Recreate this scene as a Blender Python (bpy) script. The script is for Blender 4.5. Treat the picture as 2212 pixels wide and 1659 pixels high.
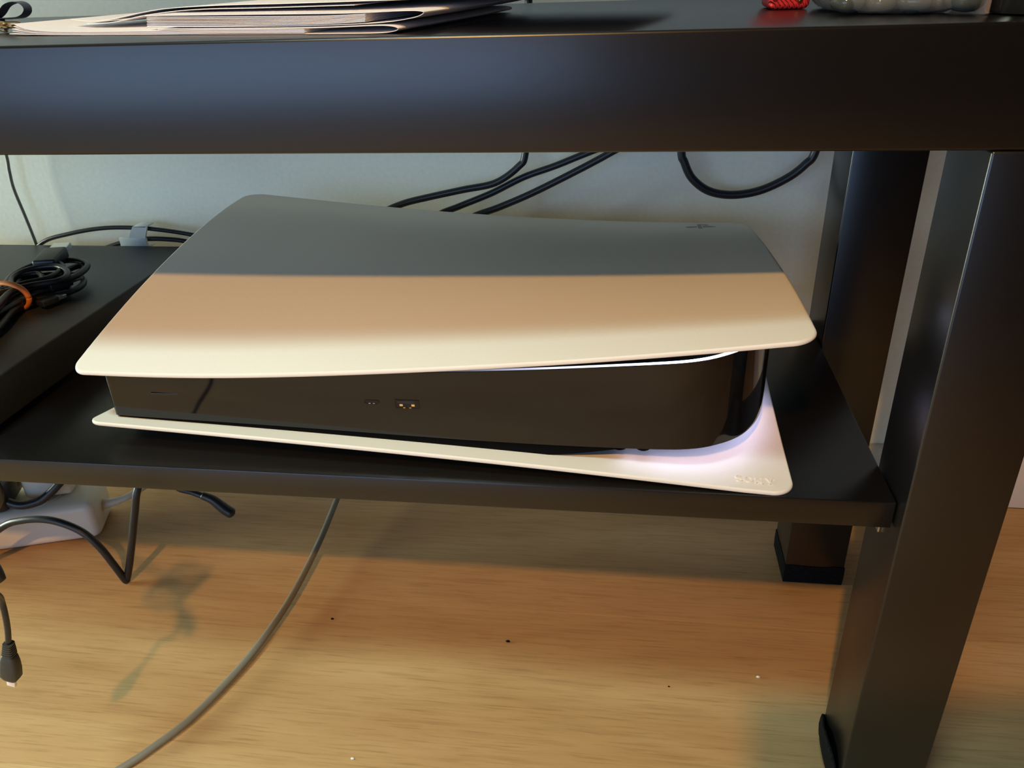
import bpy, bmesh, math, random
from mathutils import Vector, Matrix
random.seed(7)
S = 0.01                                    # everything below is written in centimetres
for o in list(bpy.data.objects): bpy.data.objects.remove(o)
scene = bpy.context.scene
C = scene.collection

# ------------------------------------------------------------------ camera
CAM = Vector((-20.3715, -36.8751, 50.1820))
R_ = Vector((0.99110301, 0.12924743, -0.03177928))
U_ = Vector((-0.03244123, 0.46615217, 0.88410957))
F_ = Vector((-0.12908287, 0.87521269, -0.46619776))
cd = bpy.data.cameras.new('camera'); cam = bpy.data.objects.new('camera', cd); C.objects.link(cam)
cd.sensor_width = 36; cd.lens = 28.283; cd.clip_start = 0.01; cd.clip_end = 50
M = Matrix((R_, U_, -F_)).transposed().to_4x4(); M.translation = CAM * S
cam.matrix_world = M
scene.camera = cam

# ------------------------------------------------------------------ world, lights, exposure
w = bpy.data.worlds.new('world'); scene.world = w; w.use_nodes = True
w.node_tree.nodes['Background'].inputs[0].default_value = (1.0, 0.80, 0.70, 1)
w.node_tree.nodes['Background'].inputs[1].default_value = 0.03
vs = scene.view_settings
vs.view_transform = 'Standard'; vs.look = 'None'; vs.gamma = 1; vs.exposure = 0.0; vs.use_curve_mapping = False

def aim(o, target):
    o.rotation_euler = (Vector(target) * S - o.location).to_track_quat('-Z', 'Y').to_euler()
def area(name, loc, target, sx, sy, power, col):
    d = bpy.data.lights.new(name, 'AREA'); d.shape = 'RECTANGLE'; d.size = sx * S; d.size_y = sy * S
    d.energy = power; d.color = col
    o = bpy.data.objects.new(name, d); C.objects.link(o); o.location = Vector(loc) * S; aim(o, target); return o
# warm room lamp behind and above the photographer
d = bpy.data.lights.new('room_lamp', 'SPOT'); d.energy = 40.5; d.color = (1.0, 0.525, 0.145); d.shadow_soft_size = 0.018
d.spot_size = math.radians(80); d.spot_blend = 0.12
o = bpy.data.objects.new('room_lamp', d); C.objects.link(o); o.location = Vector((-34, -85, 116)) * S; aim(o, (-34, -85 + 32, 116 - 98))
# cool soft ceiling light
d = bpy.data.lights.new('ceiling_spot', 'SPOT'); d.energy = 280; d.color = (0.655, 1.0, 1.0); d.shadow_soft_size = 0.26
d.spot_size = math.radians(44); d.spot_blend = 1.0
o = bpy.data.objects.new('ceiling_spot', d); C.objects.link(o); o.location = Vector((-75, -94, 250)) * S; aim(o, (-62, -50, 0))
# window daylight at the left; added unseen blue light behind the photographer for the bench-front reflection
area('window_left', (-235, 0, 42), (-60, 34, 32), 70, 55, 46, (0.88, 1.0, 0.82))
area('blue_back_light', (-118, -240, 58), (-40, 0, 45), 230, 104, 27, (0.40, 0.62, 1.0))

# ------------------------------------------------------------------ materials
def mat(name, col=(0.5, 0.5, 0.5), rough=0.5, metal=0.0, spec=0.5, **kw):
    m = bpy.data.materials.new(name); m.use_nodes = True
    b = m.node_tree.nodes['Principled BSDF']
    b.inputs['Base Color'].default_value = (*col, 1); b.inputs['Roughness'].default_value = rough
    b.inputs['Metallic'].default_value = metal; b.inputs['Specular IOR Level'].default_value = spec
    for k, v in kw.items(): b.inputs[k.replace('_', ' ')].default_value = v
    return m
def add_noise(m, scale, amount, bump=0.0, stretch=(1, 1, 1), bdist=0.001):
    nt = m.node_tree; b = nt.nodes['Principled BSDF']; base = tuple(b.inputs['Base Color'].default_value)
    tc = nt.nodes.new('ShaderNodeTexCoord'); mp = nt.nodes.new('ShaderNodeMapping'); mp.inputs['Scale'].default_value = stretch
    n = nt.nodes.new('ShaderNodeTexNoise'); n.inputs['Scale'].default_value = scale; n.inputs['Detail'].default_value = 5
    nt.links.new(tc.outputs['Object'], mp.inputs[0]); nt.links.new(mp.outputs[0], n.inputs[0])
    r = nt.nodes.new('ShaderNodeValToRGB'); nt.links.new(n.outputs[0], r.inputs[0])
    r.color_ramp.elements[0].position = 0.3; r.color_ramp.elements[1].position = 0.7
    r.color_ramp.elements[0].color = tuple(c * (1 - amount) for c in base[:3]) + (1,)
    r.color_ramp.elements[1].color = tuple(min(1, c * (1 + amount)) for c in base[:3]) + (1,)
    nt.links.new(r.outputs[0], b.inputs['Base Color'])
    if bump:
        bp = nt.nodes.new('ShaderNodeBump'); bp.inputs['Strength'].default_value = bump; bp.inputs['Distance'].default_value = bdist
        nt.links.new(n.outputs[0], bp.inputs['Height']); nt.links.new(bp.outputs[0], b.inputs['Normal'])
    return m
M_black = add_noise(mat('black_brown_lacquer', (0.0045, 0.0038, 0.0038), 0.30, spec=0.68), 220, 0.12, 0.04, bdist=0.0004)
M_felt = add_noise(mat('dark_felt', (0.009, 0.0085, 0.008), 0.95, spec=0.05), 400, 0.4, 0.5)
M_wall = add_noise(mat('painted_wall', (0.86, 0.84, 0.73), 0.9, spec=0.2), 260, 0.03, 0.12, bdist=0.001)
M_trim = mat('white_trim', (0.62, 0.58, 0.52), 0.5)
M_plate = add_noise(mat('matte_white_plastic', (0.80, 0.765, 0.70), 0.5, spec=0.35), 900, 0.015, 0.03, bdist=0.0002)
M_gloss = mat('piano_black', (0.006, 0.006, 0.007), 0.06, spec=0.5)
M_under = mat('matte_black_underside', (0.004, 0.004, 0.004), 0.9, spec=0.05)
M_vent = mat('black_plastic', (0.012, 0.012, 0.014), 0.5)
M_cable = mat('black_rubber_cable', (0.014, 0.015, 0.018), 0.38, spec=0.5)
M_grey = mat('grey_cable', (0.20, 0.18, 0.14), 0.5)
M_whitep = mat('white_plastic', (0.72, 0.66, 0.55), 0.4)
M_metal = mat('bright_metal', (0.75, 0.74, 0.70), 0.25, 1.0)
M_gold = mat('gold_contact', (1.0, 0.72, 0.30), 0.3, 1.0)
M_paper = mat('paper', (0.93, 0.90, 0.92), 0.7, spec=0.3)
M_orange = mat('orange_twist_tie', (0.75, 0.20, 0.03), 0.5)
M_box = add_noise(mat('charcoal_case', (0.022, 0.024, 0.026), 0.42), 300, 0.15, 0.05)
def emit(name, col, s):
    m = bpy.data.materials.new(name); m.use_nodes = True; b = m.node_tree.nodes['Principled BSDF']
    b.inputs['Emission Color'].default_value = (*col, 1); b.inputs['Emission Strength'].default_value = s
    b.inputs['Base Color'].default_value = (0.02, 0.02, 0.02, 1); return m

def wood_mat():
    m = bpy.data.materials.new('oak_laminate'); m.use_nodes = True; nt = m.node_tree; N = nt.nodes; L = nt.links
    b = N['Principled BSDF']; b.inputs['Roughness'].default_value = 0.48; b.inputs['Specular IOR Level'].default_value = 0.35
    tc = N.new('ShaderNodeTexCoord'); oi = N.new('ShaderNodeObjectInfo')
    off = N.new('ShaderNodeVectorMath'); off.operation = 'SCALE'; off.inputs['Scale'].default_value = 7.0
    cmb = N.new('ShaderNodeCombineXYZ'); L.new(oi.outputs['Random'], cmb.inputs[0]); L.new(oi.outputs['Random'], cmb.inputs[1]); L.new(cmb.outputs[0], off.inputs[0])
    add = N.new('ShaderNodeVectorMath'); L.new(tc.outputs['Object'], add.inputs[0]); L.new(off.outputs[0], add.inputs[1])
    def noise(scale, stretch, detail=6, rough=0.6, dist=0.0):
        mp = N.new('ShaderNodeMapping'); mp.inputs['Scale'].default_value = stretch; L.new(add.outputs[0], mp.inputs[0])
        n = N.new('ShaderNodeTexNoise'); n.inputs['Scale'].default_value = scale; n.inputs['Detail'].default_value = detail
        n.inputs['Roughness'].default_value = rough; n.inputs['Distortion'].default_value = dist; L.new(mp.outputs[0], n.inputs[0]); return n
    def ramp(src, stops):
        r = N.new('ShaderNodeValToRGB'); L.new(src, r.inputs[0]); e = r.color_ramp.elements
        e[0].position, e[0].color = stops[0]; e[1].position, e[1].color = stops[-1]
        for p_, c_ in stops[1:-1]: x = e.new(p_); x.color = c_
        return r
    def mul(a, b_, f):
        x = N.new('ShaderNodeMix'); x.data_type = 'RGBA'; x.blend_type = 'MULTIPLY'; x.inputs[0].default_value = f
        L.new(a, x.inputs[6]); L.new(b_, x.inputs[7]); return x.outputs[2]
    big = noise(3.0, (0.9, 4.0, 4.0), 3, 0.5, 0.6)
    fib = noise(26, (0.55, 9.0, 9.0), 6, 0.62, 0.25)
    por = noise(70, (0.35, 9.0, 9.0), 3, 0.5)
    c0 = ramp(big.outputs[0], [(0.3, (0.40, 0.222, 0.090, 1)), (0.5, (0.475, 0.282, 0.124, 1)), (0.72, (0.55, 0.350, 0.165, 1))])
    c1 = ramp(fib.outputs[0], [(0.30, (0.74, 0.69, 0.63, 1)), (0.5, (0.96, 0.95, 0.94, 1)), (0.7, (1, 1, 1, 1))])
    c2 = ramp(por.outputs[0], [(0.34, (0.72, 0.66, 0.58, 1)), (0.44, (1, 1, 1, 1)), (1, (1, 1, 1, 1))])
    col = mul(mul(c0.outputs[0], c1.outputs[0], 0.75), c2.outputs[0], 0.55)
    L.new(col, b.inputs['Base Color'])
    bp = N.new('ShaderNodeBump'); bp.inputs['Strength'].default_value = 0.12; bp.inputs['Distance'].default_value = 0.0006
    L.new(fib.outputs[0], bp.inputs['Height']); L.new(bp.outputs[0], b.inputs['Normal'])
    return m
M_wood = wood_mat()

# ------------------------------------------------------------------ helpers
def finish(name, bm, m, parent=None, smooth=False, auto=None, loc=None):
    me = bpy.data.meshes.new(name)
    if loc is not None:
        for v in bm.verts: v.co -= Vector(loc)
    for v in bm.verts: v.co *= S
    bmesh.ops.recalc_face_normals(bm, faces=bm.faces)
    if smooth:
        for f in bm.faces: f.smooth = True
    bm.to_mesh(me); bm.free()
    if smooth and auto:
        me.set_sharp_from_angle(angle=math.radians(auto))
    o = bpy.data.objects.new(name, me); C.objects.link(o)
    if m: me.materials.append(m)
    if loc is not None: o.location = Vector(loc) * S
    if parent:
        o.parent = parent
        pw = Vector((0, 0, 0)); q = parent
        while q: pw += q.location; q = q.parent
        o.location = o.location - pw
    return o
def tag(o, label=None, cat=None, group=None, kind=None):
    if label: o['label'] = label
    if cat: o['category'] = cat
    if group: o['group'] = group
    if kind: o['kind'] = kind
    return o
def thing(name, label, cat, loc, group=None):
    o = bpy.data.objects.new(name, None); C.objects.link(o); o.location = Vector(loc) * S; o.empty_display_size = 0.02
    return tag(o, label, cat, group)
def bx(bm, x0, x1, y0, y1, z0, z1, bev=0.0, seg=2, mtx=None):
    r = bmesh.ops.create_cube(bm, size=1)
    vs_ = r['verts']
    for v in vs_:
        v.co = Vector(((x0 + x1) / 2 + v.co.x * (x1 - x0), (y0 + y1) / 2 + v.co.y * (y1 - y0), (z0 + z1) / 2 + v.co.z * (z1 - z0)))
    if bev:
        es = list({e for v in vs_ for e in v.link_edges})
        g = bmesh.ops.bevel(bm, geom=es, offset=bev, segments=seg, affect='EDGES', profile=0.5)
        vs_ = list({v for f in g['faces'] for v in f.verts} | {v for v in vs_ if v.is_valid})
    if mtx is not None:
        for v in vs_: v.co = mtx @ v.co
    return vs_
def box(name, dims, m, parent=None, bev=0.12, seg=2, mtx=None):
    bm = bmesh.new(); bx(bm, *dims, bev, seg, mtx); return finish(name, bm, m, parent, True, 40)
def spline(pts, n=8):
    pts = [Vector(p) for p in pts]; out = []
    P = [pts[0] * 2 - pts[1]] + pts + [pts[-1] * 2 - pts[-2]]
    for i in range(1, len(P) - 2):
        for k in range(n):
            t = k / n; a, b, c, d_ = P[i - 1], P[i], P[i + 1], P[i + 2]
            out.append(0.5 * ((2 * b) + (c - a) * t + (2 * a - 5 * b + 4 * c - d_) * t * t + (3 * b - a - 3 * c + d_) * t ** 3))
    out.append(pts[-1]); return out
def tube(bm, pts, rad, n=10, smooth_n=8, cap=True, flat=1.0):
    ps = spline(pts, smooth_n) if smooth_n else [Vector(p) for p in pts]
    rings = []; nrm = None
    for i, p_ in enumerate(ps):
        t = (ps[min(i + 1, len(ps) - 1)] - ps[max(i - 1, 0)]).normalized()
        if nrm is None: nrm = t.orthogonal().normalized()
        else:
            nrm = nrm - t * nrm.dot(t)
            nrm = nrm.normalized() if nrm.length > 1e-6 else t.orthogonal().normalized()
        bi = t.cross(nrm); rr = rad(i / (len(ps) - 1)) if callable(rad) else rad
        rings.append([bm.verts.new(p_ + nrm * math.cos(a) * rr + bi * math.sin(a) * rr * flat) for a in (2 * math.pi * k / n for k in range(n))])
    for a, b in zip(rings, rings[1:]):
        for k in range(n): bm.faces.new((a[k], a[(k + 1) % n], b[(k + 1) % n], b[k]))
    if cap: bm.faces.new(rings[0][::-1]); bm.faces.new(rings[-1])
def cable(name, pts, rad, m, parent=None, n=10, loc=None):
    bm = bmesh.new(); tube(bm, pts, rad, n); return finish(name, bm, m, parent, True, loc=loc)
def lathe(bm, prof, cx, cy, n=40, lob=None):
    rings = []
    for r_, z in prof:
        rings.append([bm.verts.new((cx + r_ * (lob(a, z) if lob else 1) * math.cos(a), cy + r_ * (lob(a, z) if lob else 1) * math.sin(a), z)) for a in (2 * math.pi * k / n for k in range(n))])
    for a, b in zip(rings, rings[1:]):
        for k in range(n): bm.faces.new((a[k], a[(k + 1) % n], b[(k + 1) % n], b[k]))
    bm.faces.new(rings[0][::-1]); bm.faces.new(rings[-1])
def strip_sheet(bm, prof, y0, y1, th=0.03, wav=0.0, n=6, ny=6):
    """a sheet of paper: profile in X-Z swept from y0 to y1 with a little thickness"""
    ps = spline([(x, 0, z) for x, z in prof], n); rows = []
    for j in range(ny + 1):
        t = j / ny; rows.append([(p_.x + 0.25 * math.sin(3 * t), y0 + (y1 - y0) * t, p_.z + wav * t * (1 + math.sin(p_.x * 0.35))) for p_ in ps])
    g = [[[bm.verts.new((x, y, z + s)) for x, y, z in r_] for r_ in rows] for s in (0, th)]
    nx = len(ps)
    for s in (0, 1):
        for j in range(ny):
            for i in range(nx - 1): bm.faces.new((g[s][j][i], g[s][j][i + 1], g[s][j + 1][i + 1], g[s][j + 1][i]))
    for i in range(nx - 1):
        for j in (0, ny): bm.faces.new((g[0][j][i], g[0][j][i + 1], g[1][j][i + 1], g[1][j][i]))
    for j in range(ny):
        for i in (0, nx - 1): bm.faces.new((g[0][j][i], g[0][j + 1][i], g[1][j + 1][i], g[1][j][i]))

# ------------------------------------------------------------------ the room
bm = bmesh.new(); bx(bm, -320, 260, -260, 36, -3.0, -0.9)
floor = tag(finish('floor', bm, mat('subfloor', (0.12, 0.075, 0.04), 0.9)), kind='structure')
PW, PL = 18.9, 128.0
bm = bmesh.new(); bx(bm, 0.01, PL - 0.01, 0.006, PW - 0.006, -0.9, 0.0, 0.022, 1)
plank0 = finish('plank', bm, M_wood, floor, True, 30)
plank_me = plank0.data; first = True
starts = [22, 15, 20, 91, 40, 75, 10, 62, 30, 98, 48, 84, 15]
for r_ in range(13):
    y = 34.4 - PW * (r_ + 1)
    for k in range(5):
        x = -320 + starts[r_] - 60 + k * PL
        if first: p_ = plank0; first = False
        else:
            p_ = plank0.copy(); C.objects.link(p_); p_.parent = floor
        p_.location = Vector((x, y, 0)) * S
box('wall_back', (-320, 260, 35.4, 45, 0, 240), M_wall, bev=0)['kind'] = 'structure'
box('baseboard_back', (-320, 260, 34.25, 35.38, 0.02, 6.4), M_trim, bev=0.25)['kind'] = 'structure'

# ------------------------------------------------------------------ the black TV bench
H, T = 47.41, 5.0
LX = -94.8; D = 26.3
bench = thing('media_bench', 'black-brown lacquered wooden TV bench with thick top, square legs and thin lower shelf', 'bench', (LX / 2, D / 2, 0))
box('bench_top', (LX, 0, 0, D, H - T, H), M_black, bench, 0.14, 3)
for x0, y0 in ((-5, 0), (-5, D - 5), (LX, 0), (LX, D - 5)):
    box('leg', (x0, x0 + 5, y0, y0 + 5, 0.5, H - T - 0.01), M_black, bench, 0.12, 3)
for x0, y0, fl in ((-5, 0, 1), (-5, D - 5, 0), (LX, 0, 0), (LX, D - 5, 0)):
    # felt sock around the leg's foot, its upper rim loose and uneven
    bm = bmesh.new(); n = 40; rings = []
    for z, g in ((0.02, 0.10), (0.5, 0.16), (1.0, 0.20), (1.5, 0.18), (1.9, 0.14), (1.9, 0.03), (1.2, 0.02)):
        ring = []
        for k in range(n):
            t = 4 * k / n; s, q = int(t), t - int(t)
            cx, cy = [(q, 0), (1, q), (1 - q, 1), (0, 1 - q)][s]
            ox, oy = cx - 0.5, cy - 0.5; l = max(abs(ox), abs(oy)); bul = 1.0
            zz = z + ((0.12 * math.sin(9 * t) + 0.07 * math.sin(17 * t)) * (1 if fl else 0.4) if z > 1.1 else 0)
            gg = g if fl else g * 0.3
            if fl and s == 3:                      # left side of the right front leg: peeling rim
                hump = math.sin(math.pi * q); gg = g + 0.42 * hump * min(1, z) ; zz = zz + (1.1 * hump if z > 1.4 else 0.4 * hump * (z > 0.8))
            rd = 0.35
            X = x0 + cx * 5 + (ox / l) * gg * (abs(ox) > 0.44 or s in (1, 3)) ; Y = y0 + cy * 5 + (oy / l) * gg * (abs(oy) > 0.44 or s in (0, 2))
            ring.append(bm.verts.new((X, Y, zz)))
        rings.append(ring)
    for a, b in zip(rings, rings[1:]):
        for k in range(n): bm.faces.new((a[k], a[(k + 1) % n], b[(k + 1) % n], b[k]))
    bm.faces.new(rings[0][::-1])
    f_ = finish('foot_cover', bm, M_felt, bench, True, 50)
    f_['label'] = 'dark felt foot cover'
SZ0, SZ1 = 21.726, 23.434
box('shelf', (LX + 5.1, -5.1, 1.04, D, SZ0, SZ1), M_black, bench, 0.07, 2)
# shelf brackets under the shelf ends, metal angle with a screw
for x, sgn, y in ((-5.0, -1, 3.2), (-5.0, -1, 23.2), (LX + 5.0, 1, 3.2), (LX + 5.0, 1, 23.2)):
    bm = bmesh.new(); bx(bm, min(x, x + sgn * 1.5), max(x, x + sgn * 1.5), y - 0.6, y + 0.6, SZ0 - 0.16, SZ0 - 0.01, 0.03)
    bx(bm, min(x, x + sgn * 0.15), max(x, x + sgn * 0.15), y - 0.6, y + 0.6, SZ0 - 1.5, SZ0 - 0.01, 0.03)
    br = finish('shelf_bracket', bm, M_metal, bench, True, 40); br['label'] = 'small metal angle bracket'
    bm = bmesh.new(); lathe(bm, [(0.05, SZ0 - 0.75), (0.22, SZ0 - 0.66), (0.32, SZ0 - 0.45), (0.32, SZ0 - 0.17)], x + sgn * 0.85, y, 14)
    finish('screw', bm, M_metal, br, True, 40)

# ------------------------------------------------------------------ the game console
def interp(tab, x):
    if x <= tab[0][0]: return tab[0][1]
    for (a, fa), (b, fb) in zip(tab, tab[1:]):
        if x <= b:
            t = (x - a) / (b - a); return fa + (fb - fa) * t
    return tab[-1][1]
def smooth_tab(tab, n=60):
    """resample a table smoothly"""
    xs = [tab[0][0] + (tab[-1][0] - tab[0][0]) * i / n for i in range(n + 1)]
    ys = [interp(tab, x) for x in xs]
    for _ in range(60): ys = [ys[0]] + [(ys[i - 1] + 2 * ys[i] + ys[i + 1]) / 4 for i in range(1, n)] + [ys[-1]]
    return list(zip(xs, ys))
XL, XR = -53.25, -10.35
mid = lambda x, y: 27.07 + 0.0268 * (x + 52.95) + 0.0446 * (y - 2.65)
f_top = smooth_tab([(-52.95, 28.98), (-48.66, 28.95), (-42.65, 29.23), (-36.89, 29.72), (-31.4, 30.24), (-26.17, 30.79), (-21.2, 31.37), (-16.47, 32.03), (-11.97, 32.68), (-10.5, 32.95)])
f_low = smooth_tab([(-52.95, 25.27), (-46.57, 25.11), (-40.55, 24.94), (-34.73, 24.76), (-29.12, 24.55), (-23.7, 24.33), (-18.45, 24.06), (-13.35, 23.76), (-10.5, 23.6)])
b_top = smooth_tab([(-52.02, 33.05), (-49.52, 32.86), (-45.45, 32.42), (-39.41, 31.89), (-33.48, 31.49), (-27.68, 31.18), (-22.0, 30.98), (-16.45, 30.91), (-11.77, 30.97), (-10.63, 31.0)])
l_top = smooth_tab([(2.65, 28.98), (6.1, 29.98), (12.32, 31.4), (18.43, 32.45), (24.7, 33.1), (28, 33.05)])
r_top = smooth_tab([(1.1, 32.95), (5, 32.98), (10.67, 32.72), (18.53, 32.07), (23, 31.5), (27, 31.0)])
def coons(u, v, top=True):
    xf, yf = XL + (XR - XL) * u, 2.65 - 1.55 * u
    xb, yb = -52 + (-10.64 + 52) * u, 28 - 1.0 * u
    x = xf + (xb - xf) * v; y = yf + (yb - yf) * v
    ly, ry = 2.65 + 25.35 * v, 1.1 + 25.9 * v
    if top: B, Tt, Lf, Rt = interp(f_top, xf), interp(b_top, xb), interp(l_top, ly), interp(r_top, ry)
    else:
        B = interp(f_low, xf); Tt = 2 * mid(xb, yb) - interp(b_top, xb) + 0.15
        Lf = 2 * mid(XL, ly) - interp(l_top, ly) + 0.11 * (1 - v) + 0.15 * v
        Rt = 2 * mid(XR, ry) - interp(r_top, ry) + (0.15 * v)
    if top: c00, c10, c01, c11 = f_top[0][1], f_top[-1][1], b_top[0][1], b_top[-1][1]
    else: c00, c10, c01, c11 = f_low[0][1], f_low[-1][1], 2 * mid(-52, 28) - 33.05 + .15, 2 * mid(-10.64, 27) - 31.0 + .15
    z = (1 - v) * B + v * Tt + (1 - u) * Lf + u * Rt - ((1 - u) * (1 - v) * c00 + u * (1 - v) * c10 + (1 - u) * v * c01 + u * v * c11)
    bul = math.sin(math.pi * min(1, max(0, u))) * math.sin(math.pi * min(1, max(0, v)))
    z += (0.30 if top else -0.0) * bul
    if not top: z = max(z, 23.45)      # rests on the shelf
    if top: z -= 0.20 * max(0.0, 1 - v) ** 3
    return Vector((x, y, z))
def uv_of(x, y):
    u = (x - XL) / (XR - XL); u = min(1, max(0, u))
    v = (y - (2.65 - 1.55 * u)) / (25.35 + 0.55 * u); return u, min(1, max(0, v))
def rr_outline(n_c=10, n_s=26, rads=(0.85, 1.2, 1.5, 1.5)):
    W, Hh = 42.4, 25.6; pts = []
    cs = [(0, 0, 180), (W, 0, 270), (W, Hh, 0), (0, Hh, 90)]
    for i, (cx, cy, a0) in enumerate(cs):
        r_ = rads[i]; ox = cx + (r_ if cx == 0 else -r_); oy = cy + (r_ if cy == 0 else -r_)
        arc = [(ox + r_ * math.cos(math.radians(a0 + 90 * k / n_c)), oy + r_ * math.sin(math.radians(a0 + 90 * k / n_c))) for k in range(n_c + 1)]
        pts += arc
        nx = cs[(i + 1) % 4]; r2 = rads[(i + 1) % 4]; a2 = math.radians(nx[2])
        ox2 = nx[0] + (r2 if nx[0] == 0 else -r2); oy2 = nx[1] + (r2 if nx[1] == 0 else -r2)
        st = (ox2 + r2 * math.cos(a2), oy2 + r2 * math.sin(a2))
        pts += [(arc[-1][0] + (st[0] - arc[-1][0]) * k / n_s, arc[-1][1] + (st[1] - arc[-1][1]) * k / n_s) for k in range(1, n_s)]
    return [(a / W, b / Hh) for a, b in pts]
OUT = rr_outline()
def plate(name, top, parent):
    bm = bmesh.new(); th = 0.26
    scales = [1, 0.985, 0.96, 0.92, 0.86, 0.78, 0.68, 0.56, 0.44, 0.32, 0.2, 0.08]
    def ring(s, dz, inset=0.0):
        k = s - inset
        return [bm.verts.new(coons(0.5 + (a - 0.5) * k, 0.5 + (b - 0.5) * k, top) + Vector((0, 0, dz))) for a, b in OUT]
    up = 0.26 if top else 0.26
    outer = [ring(1, 0.05), ring(1, 0.15), ring(0.9985, 0.23), ring(0.996, up), ring(0.9945, up), ring(0.991, up)] + [ring(s, up) for s in scales[1:]]
    inner = [ring(0.998, 0.0)] + [ring(s, 0.0) for s in scales[1:]]
    n = len(OUT)
    def skin(rs):
        for a, b in zip(rs, rs[1:]):
            for k in range(n): bm.faces.new((a[k], a[(k + 1) % n], b[(k + 1) % n], b[k]))
        bm.faces.new(rs[-1])
    skin(outer); skin(inner)
    for k in range(n): bm.faces.new((outer[0][k], outer[0][(k + 1) % n], inner[0][(k + 1) % n], inner[0][k]))
    return finish(name, bm, M_plate, parent, True, 50)
console = thing('game_console', 'white and glossy black game console lying flat on the shelf with glowing light strip', 'console', (-31.7, 14.5, 23.44))
ptop = plate('top_cover', True, console); ptop['label'] = 'curved matte white upper cover plate'
plow = plate('bottom_cover', False, console); plow['label'] = 'curved matte white lower cover plate'
# the glossy body: outline in plan, top and bottom edges follow measured curves
zt_t = smooth_tab([(-53, 28.75), (-45, 28.95), (-38, 29.2), (-31.7, 29.55), (-26.3, 29.95), (-21.2, 30.42), (-17.5, 30.85), (-14, 31.2), (-11, 31.5)])
zb_t = smooth_tab([(-53, 25.42), (-41, 25.38), (-32, 25.2), (-26.5, 25.14), (-19.5, 25.22), (-16.4, 25.42), (-11, 25.6)])
def front_y(x): return 2.65 - 1.55 * (x - XL) / (XR - XL)
body_out = [(-51.9, 8.0), (-51.95, 5.2), (-51.95, 4.1), (-51.88, 3.78), (-51.7, 3.65), (-51.4, 3.62)]
body_out += [(x, front_y(x) + 1.02) for x in [-50 + 2.0 * k for k in range(17)]]
body_out += [(-16.6, 2.42), (-15.4, 2.65), (-14.35, 3.13), (-13.55, 3.68), (-12.9, 4.38), (-12.3, 5.35), (-11.85, 6.4), (-11.5, 7.6), (-11.38, 9.0), (-11.38, 12), (-11.5, 18), (-11.9, 23), (-12.8, 25), (-15, 25.8), (-25, 26.0), (-38, 26.4), (-48, 26.6), (-50.5, 26.0), (-51.4, 24.5), (-51.6, 18), (-51.7, 13)]
body_out = [(p_.x, p_.y) for p_ in spline([(x, y, 0) for x, y in body_out] + [(body_out[0][0], body_out[0][1], 0)], 3)[:-1]]
def ztop(x, y):
    u, v = uv_of(x, y); return min(interp(zt_t, x), coons(u, v, True).z - 0.30)
def zbot(x, y):
    u, v = uv_of(x, y); return max(interp(zb_t, x), coons(u, v, False).z + 0.32)
def off(pts, d_):
    out = []; n = len(pts)
    for i in range(n):
        a, b = Vector(pts[i - 1]), Vector(pts[(i + 1) % n]); t = (b - a).normalized(); nn = Vector((-t.y, t.x)); out.append((pts[i][0] + nn.x * d_, pts[i][1] + nn.y * d_))
    return out
bm = bmesh.new(); rings = []
o1 = off(body_out, 0.06); o2 = off(body_out, 0.5)
for o_, fz in ((o2, lambda x, y: zbot(x, y) + 0.12), (o1, lambda x, y: zbot(x, y)), (body_out, lambda x, y: zbot(x, y) + 0.03), (body_out, lambda x, y: ztop(x, y) - 0.07), (o1, ztop), (o2, lambda x, y: ztop(x, y) - 0.12)):
    rings.append([bm.verts.new((x, y, fz(x, y))) for x, y in o_])
cx0, cy0 = -31.5, 14.6
for s in (0.75, 0.45, 0.15):
    rings.append([bm.verts.new((cx0 + (x - cx0) * s, cy0 + (y - cy0) * s, ztop(cx0 + (x - cx0) * s, cy0 + (y - cy0) * s) - 0.25)) for x, y in o2])
low = []
for s in (0.15, 0.45, 0.75):
    low.append([bm.verts.new((cx0 + (x - cx0) * s, cy0 + (y - cy0) * s, zbot(cx0 + (x - cx0) * s, cy0 + (y - cy0) * s) + 0.2)) for x, y in o2])
rings = low + rings; n = len(body_out)
for a, b in zip(rings, rings[1:]):
    for k in range(n): bm.faces.new((a[k], a[(k + 1) % n], b[(k + 1) % n], b[k]))
bm.faces.new(rings[0][::-1]); bm.faces.new(rings[-1])
body = finish('body', bm, M_gloss, console, True, 22); body.data.materials.append(M_under)
for f_ in body.data.polygons:
    if f_.normal.z < -0.3: f_.material_index = 1; body['label'] = 'glossy black rounded centre body'
# light strips along the body's upper and lower front edges, brighter and wider to the right
def led_strip(name, zf, pts, s, width, inset=0.10):
    bm = bmesh.new(); ps = spline([(x, y, 0) for x, y in pts], 5); rows = []
    for i, p_ in enumerate(ps):
        t = i / (len(ps) - 1); a = ps[max(0, i - 1)]; b = ps[min(len(ps) - 1, i + 1)]; tn = (b - a).normalized(); nn = Vector((-tn.y, tn.x, 0))
        wd = width(t); z = zf(p_.x, p_.y)
        base = p_ + nn * 0.015
        rows.append([bm.verts.new((base.x, base.y, z - 0.03)), bm.verts.new((base.x + nn.x * 0.02, base.y + nn.y * 0.02, z + 0.03)), bm.verts.new((base.x + nn.x * wd, base.y + nn.y * wd, z + 0.05 + wd * 0.25)), bm.verts.new((base.x + nn.x * wd, base.y + nn.y * wd, z - 0.06))])
    for a, b in zip(rows, rows[1:]):
        for k in range(4): bm.faces.new((a[k], a[(k + 1) % 4], b[(k + 1) % 4], b[k]))
    bm.faces.new(rows[0]); bm.faces.new(rows[-1][::-1])
    return finish(name, bm, s, console, True, 50)
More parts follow.
